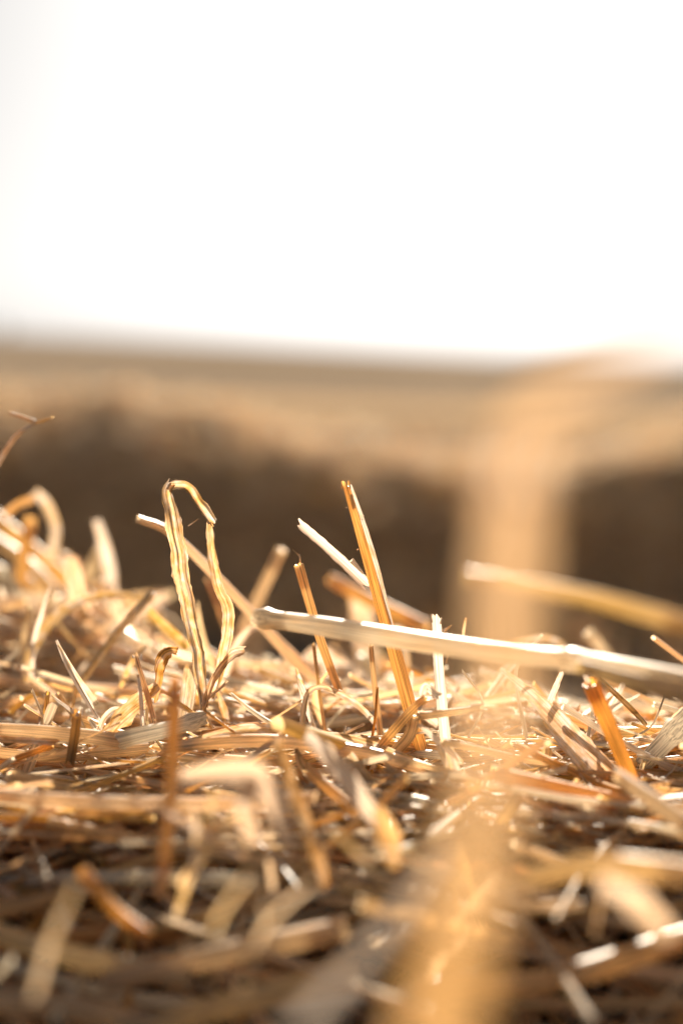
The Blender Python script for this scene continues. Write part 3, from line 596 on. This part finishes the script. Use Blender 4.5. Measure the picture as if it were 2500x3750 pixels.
lit = MB()
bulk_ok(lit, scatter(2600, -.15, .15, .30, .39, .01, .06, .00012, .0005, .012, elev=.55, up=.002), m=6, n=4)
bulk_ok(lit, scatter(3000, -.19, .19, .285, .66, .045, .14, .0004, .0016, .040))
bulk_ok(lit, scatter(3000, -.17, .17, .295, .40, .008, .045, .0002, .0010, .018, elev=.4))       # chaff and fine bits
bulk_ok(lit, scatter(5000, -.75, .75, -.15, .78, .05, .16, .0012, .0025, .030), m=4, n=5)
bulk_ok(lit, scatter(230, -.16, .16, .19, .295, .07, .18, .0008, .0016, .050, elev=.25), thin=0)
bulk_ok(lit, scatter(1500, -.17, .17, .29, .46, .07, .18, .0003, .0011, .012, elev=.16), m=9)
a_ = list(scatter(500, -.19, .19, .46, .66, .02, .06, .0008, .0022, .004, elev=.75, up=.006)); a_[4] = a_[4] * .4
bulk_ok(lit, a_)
lo = lit.build('straw_litter', M_LITTER, base=(0, .35, .4)); lo['kind'] = 'stuff'
lo['label'] = 'tangle of countless loose straws and chaff covering the heap'; lo['category'] = 'straw litter'

# the 140 straws of the tangle that show largest, each a thing of its own
cand = scatter(1500, -.15, .15, .20, .50, .035, .13, .0005, .0016, .012, elev=.25, up=.003)
c, d, ln, r, ti, k = cand
tmp = c[:, None] + d[:, None] * (np.linspace(-.5, .5, 9)[None, :, None] * ln[:, None, None])
px, py, dd = [a.reshape(tmp.shape[:2]) for a in proj(tmp.reshape(-1, 3))]
inside = ((px > 0) & (px < 2500) & (py < 3750) & (py > 2300)).mean(1)
size = ln * r * np.where(dd.mean(1) < .30, .25, 1) * inside * allowed(tmp, r) * (inside > .5)
order = np.argsort(-size)[:140]
def describe(i):
    t = ti[i]; wd = 'thin' if r[i] < .0010 else ('thick' if r[i] > .0014 else 'mid-sized')
    col = 'pale' if t < .25 else ('golden' if t < .55 else ('orange-brown' if t < .85 else 'dark brown'))
    ok = (px[i] > 0) & (px[i] < 2500) & (py[i] < 3750); mx, my, md = px[i][ok].mean(), py[i][ok].mean(), dd[i].mean()
    dx, dy = px[i][-1] - px[i][0], py[i][-1] - py[i][0]
    if dx < 0: dx, dy = -dx, -dy
    s = dy / max(dx, 1)
    ori = 'lying level' if abs(s) < .13 else ((' steeply' if abs(s) > .6 else ' gently').strip() + (' rising' if s < 0 else ' falling') + ' rightward')
    zone = 'sharp' if .325 < md < .385 else ('blurred ahead' if md <= .325 else 'blurred behind')
    q = min(HERO, key=lambda h: math.hypot(h[0] - mx, h[1] - my))
    side = ('below' if my > q[1] + 60 else 'above' if my < q[1] - 60 else ('right of' if mx > q[0] else 'left of'))
    return f'{wd} {col} straw {ori}, {zone}, {side} the {q[2]}'
seen = {}
for i in order:
    mb = MB(); s = np.linspace(-.5, .5, 14)
    a = unit(np.cross(d[i], [0, 0, 1.])); b = np.cross(d[i], a)
    k1, k2 = rng.normal(0, .10, 2)
    p = c[i] + d[i] * (s[:, None] * ln[i]) + (a * k1 + b * k2) * (s[:, None] ** 2 * 2 * ln[i])
    if rng.uniform() < .45:
        add_blade(mb, p, 2.2 * r[i] * np.interp(s, [-.5, -.2, .5], [1, 1, .5]), ti[i], n=6, ref=(0, 0, 1), roll=rng.normal(0, .6, 3), curl=.45, crumple=.1, fray=.1); mt = M_LEAF
    else:
        add_tube(mb, p, r[i], ti[i], n=11, flat=rng.uniform(.55, 1), ref=(0, .1, 1), jag=.0008, nodes=(rng.uniform(.2, .8),) if rng.uniform() < .4 else ()); mt = M_STALK
    o = mb.build('loose_straw', mt)
    o['label'] = describe(i); o['category'] = 'straw'; o['group'] = 'loose straws of the tangle'
    if 'base' in o: del o['base']
for i in range(68):
    px, py, dd_ = rng.uniform(-20, 2520), rng.uniform(2680, 2800), rng.uniform(.352, .40)
    if i >= 48: px, py, dd_ = rng.uniform(-40, 640) if i < 62 else rng.uniform(640, 1500), rng.uniform(2420, 2560), rng.uniform(.40, .47)
    an = rng.uniform(-1.25, 1.25); L_ = rng.uniform(180, 430) * (1 - .25 * abs(an)); k = rng.normal(0, .12)
    q = np.array([math.sin(an), -math.cos(an)]); nq = np.array([q[1], -q[0]])
    b_ = np.array([px, py]); e_ = b_ + q * L_; m_ = b_ + q * L_ * rng.uniform(.4, .7) + nq * L_ * k
    tn = float(np.clip(rng.normal(.3, .3), -.2, 1.1)); wq = rng.uniform(10, 30)
    col = 'white' if tn < .05 else 'pale' if tn < .3 else 'golden' if tn < .6 else 'orange' if tn < .85 else 'brown'
    h = min(HERO, key=lambda h: math.hypot(h[0] - m_[0], h[1] - m_[1])); side = ('below' if m_[1] > h[1] + 60 else 'above' if m_[1] < h[1] - 60 else ('right of' if m_[0] > h[0] else 'left of'))
    pose = 'leaning left' if an < -.25 else ('leaning right' if an > .25 else 'standing upright')
    pts = [(b_[0], b_[1], dd_), (m_[0], m_[1], dd_ + rng.normal(0, .003)), (e_[0], e_[1], dd_ + rng.normal(0, .006))]
    lab = f'{"hair thin" if wq < 16 else "thin"} {col} %s {pose}, {"bent" if abs(k) > .1 else "straight"}, {side} the {h[2]}'
    if rng.uniform() < .5: o = stalk(lab % 'stem', pts, [wq, wq * .9], tn, m=14, n=9, cat='straw stem', flat=rng.uniform(.4, 1))
    else: o = leaf(lab % 'leaf strip', pts, [wq * .8, wq * 1.3, wq * .5], tn, m=20, mat=M_GLOW if rng.uniform() < .4 else None, curl=.5, roll=rng.normal(0, .6, 3), crumple=.25, fray=.15)
    o['group'] = 'thin stems rising from the straw'
for i in range(44):
    if i < 19: px, py, dd_ = rng.uniform(0, 560), rng.uniform(2080, 2480), rng.uniform(.46, .60); where = 'left clump behind'
    elif i < 36: px, py, dd_ = rng.uniform(620, 1560), rng.uniform(2400, 2600), rng.uniform(.44, .55); where = 'blurred back edge'
    else: px, py, dd_ = rng.uniform(1650, 2450), rng.uniform(2590, 2690), rng.uniform(.41, .47); where = 'right back edge'
    L_ = rng.uniform(180, 420); an = rng.uniform(-1.5, 1.5); q = np.array([math.sin(an), math.cos(an)])
    hl = np.array([px, py]) - q * L_ * .5; hh = np.array([px, py]) + q * L_ * .5
    top = np.interp(px, [0, 300, 560, 700, 1500, 1750, 2400], [1980, 2040, 2230, 2330, 2400, 2540, 2580])
    sh = max(0, top - min(hl[1], hh[1])); hl[1] += sh; hh[1] += sh
    tn = float(np.clip(rng.normal(.28, .25), -.15, .9)); wq = rng.uniform(34, 62)
    col = 'white' if tn < .05 else 'pale' if tn < .3 else ('golden' if tn < .6 else 'orange')
    hx, hy = hl + (hh - hl) * .5
    h = min(HERO, key=lambda h: math.hypot(h[0] - hx, h[1] - hy)); side = ('below' if hy > h[1] + 60 else 'above' if hy < h[1] - 60 else ('right of' if hx > h[0] else 'left of'))
    pose = 'lying level' if abs(an) > 1.25 else ('leaning left' if an > .3 else ('leaning right' if an < -.3 else 'upright'))
    pts = [(hl[0], hl[1], dd_), ((hl[0] + hh[0]) / 2 + rng.normal(0, 8), (hl[1] + hh[1]) / 2 + rng.normal(0, 8), dd_ + .004), (hh[0], hh[1], dd_ + .008)]
    lab = f'{"wide" if wq > 48 else "slim"} {col} %s {pose} in {where}, {side} {h[2]}'
    if rng.uniform() < .5: o = stalk(lab % 'straw', pts, wq, tn, m=14)
    else: o = leaf(lab % 'leaf', pts, [wq, wq * 1.2, wq * .7], tn, m=16, mat=M_GLOW, curl=.4, roll=rng.normal(0, .5), crumple=.08)
    o['group'] = 'blurred straws behind the sharp ones'
for i in range(18):
    px = rng.uniform(40, 2460); py = rng.uniform(2880, 3260); dd_ = .275 - (py - 2880) / 380 * .055 + rng.uniform(-.012, .004)
    L_ = rng.uniform(220, 520); an = rng.normal(0, .75); q = np.array([math.sin(an), math.cos(an)])
    a0 = np.array([px, py]); a1 = a0 + q * L_
    mid = (a0 + a1) / 2 + np.array([q[1], -q[0]]) * rng.normal(0, .04) * L_
    tn = float(np.clip(rng.normal(.55, .25), .05, 1.1)); wq = rng.uniform(16, 38)
    col = 'pale' if tn < .3 else ('golden' if tn < .6 else ('orange' if tn < .85 else 'brown'))
    h = min(HERO, key=lambda h: math.hypot(h[0] - px, h[1] - py)); side = ('below' if py > h[1] + 60 else 'above' if py < h[1] - 60 else ('right of' if px > h[0] else 'left of'))
    pose = 'leaning left' if an > .3 else ('leaning right' if an < -.3 else 'standing upright')
    o = leaf(f'blurred {col} leaf strip {pose}, {side} the {h[2]}', [(a0[0], a0[1], dd_), (mid[0], mid[1], dd_ - .001), (a1[0], a1[1], dd_ - .002)],
             [wq * .6, wq, wq * .8], tn, m=14, mat=M_GLOW if i % 2 else M_LEAF, curl=.3, roll=rng.normal(0, .5), crumple=.03, fray=.15, name='leaf_strip', cat='leaf strip')
    o['group'] = 'leaf strips in front of the sharp straw'
for o in S.objects:
    if 'base' in o: del o['base']
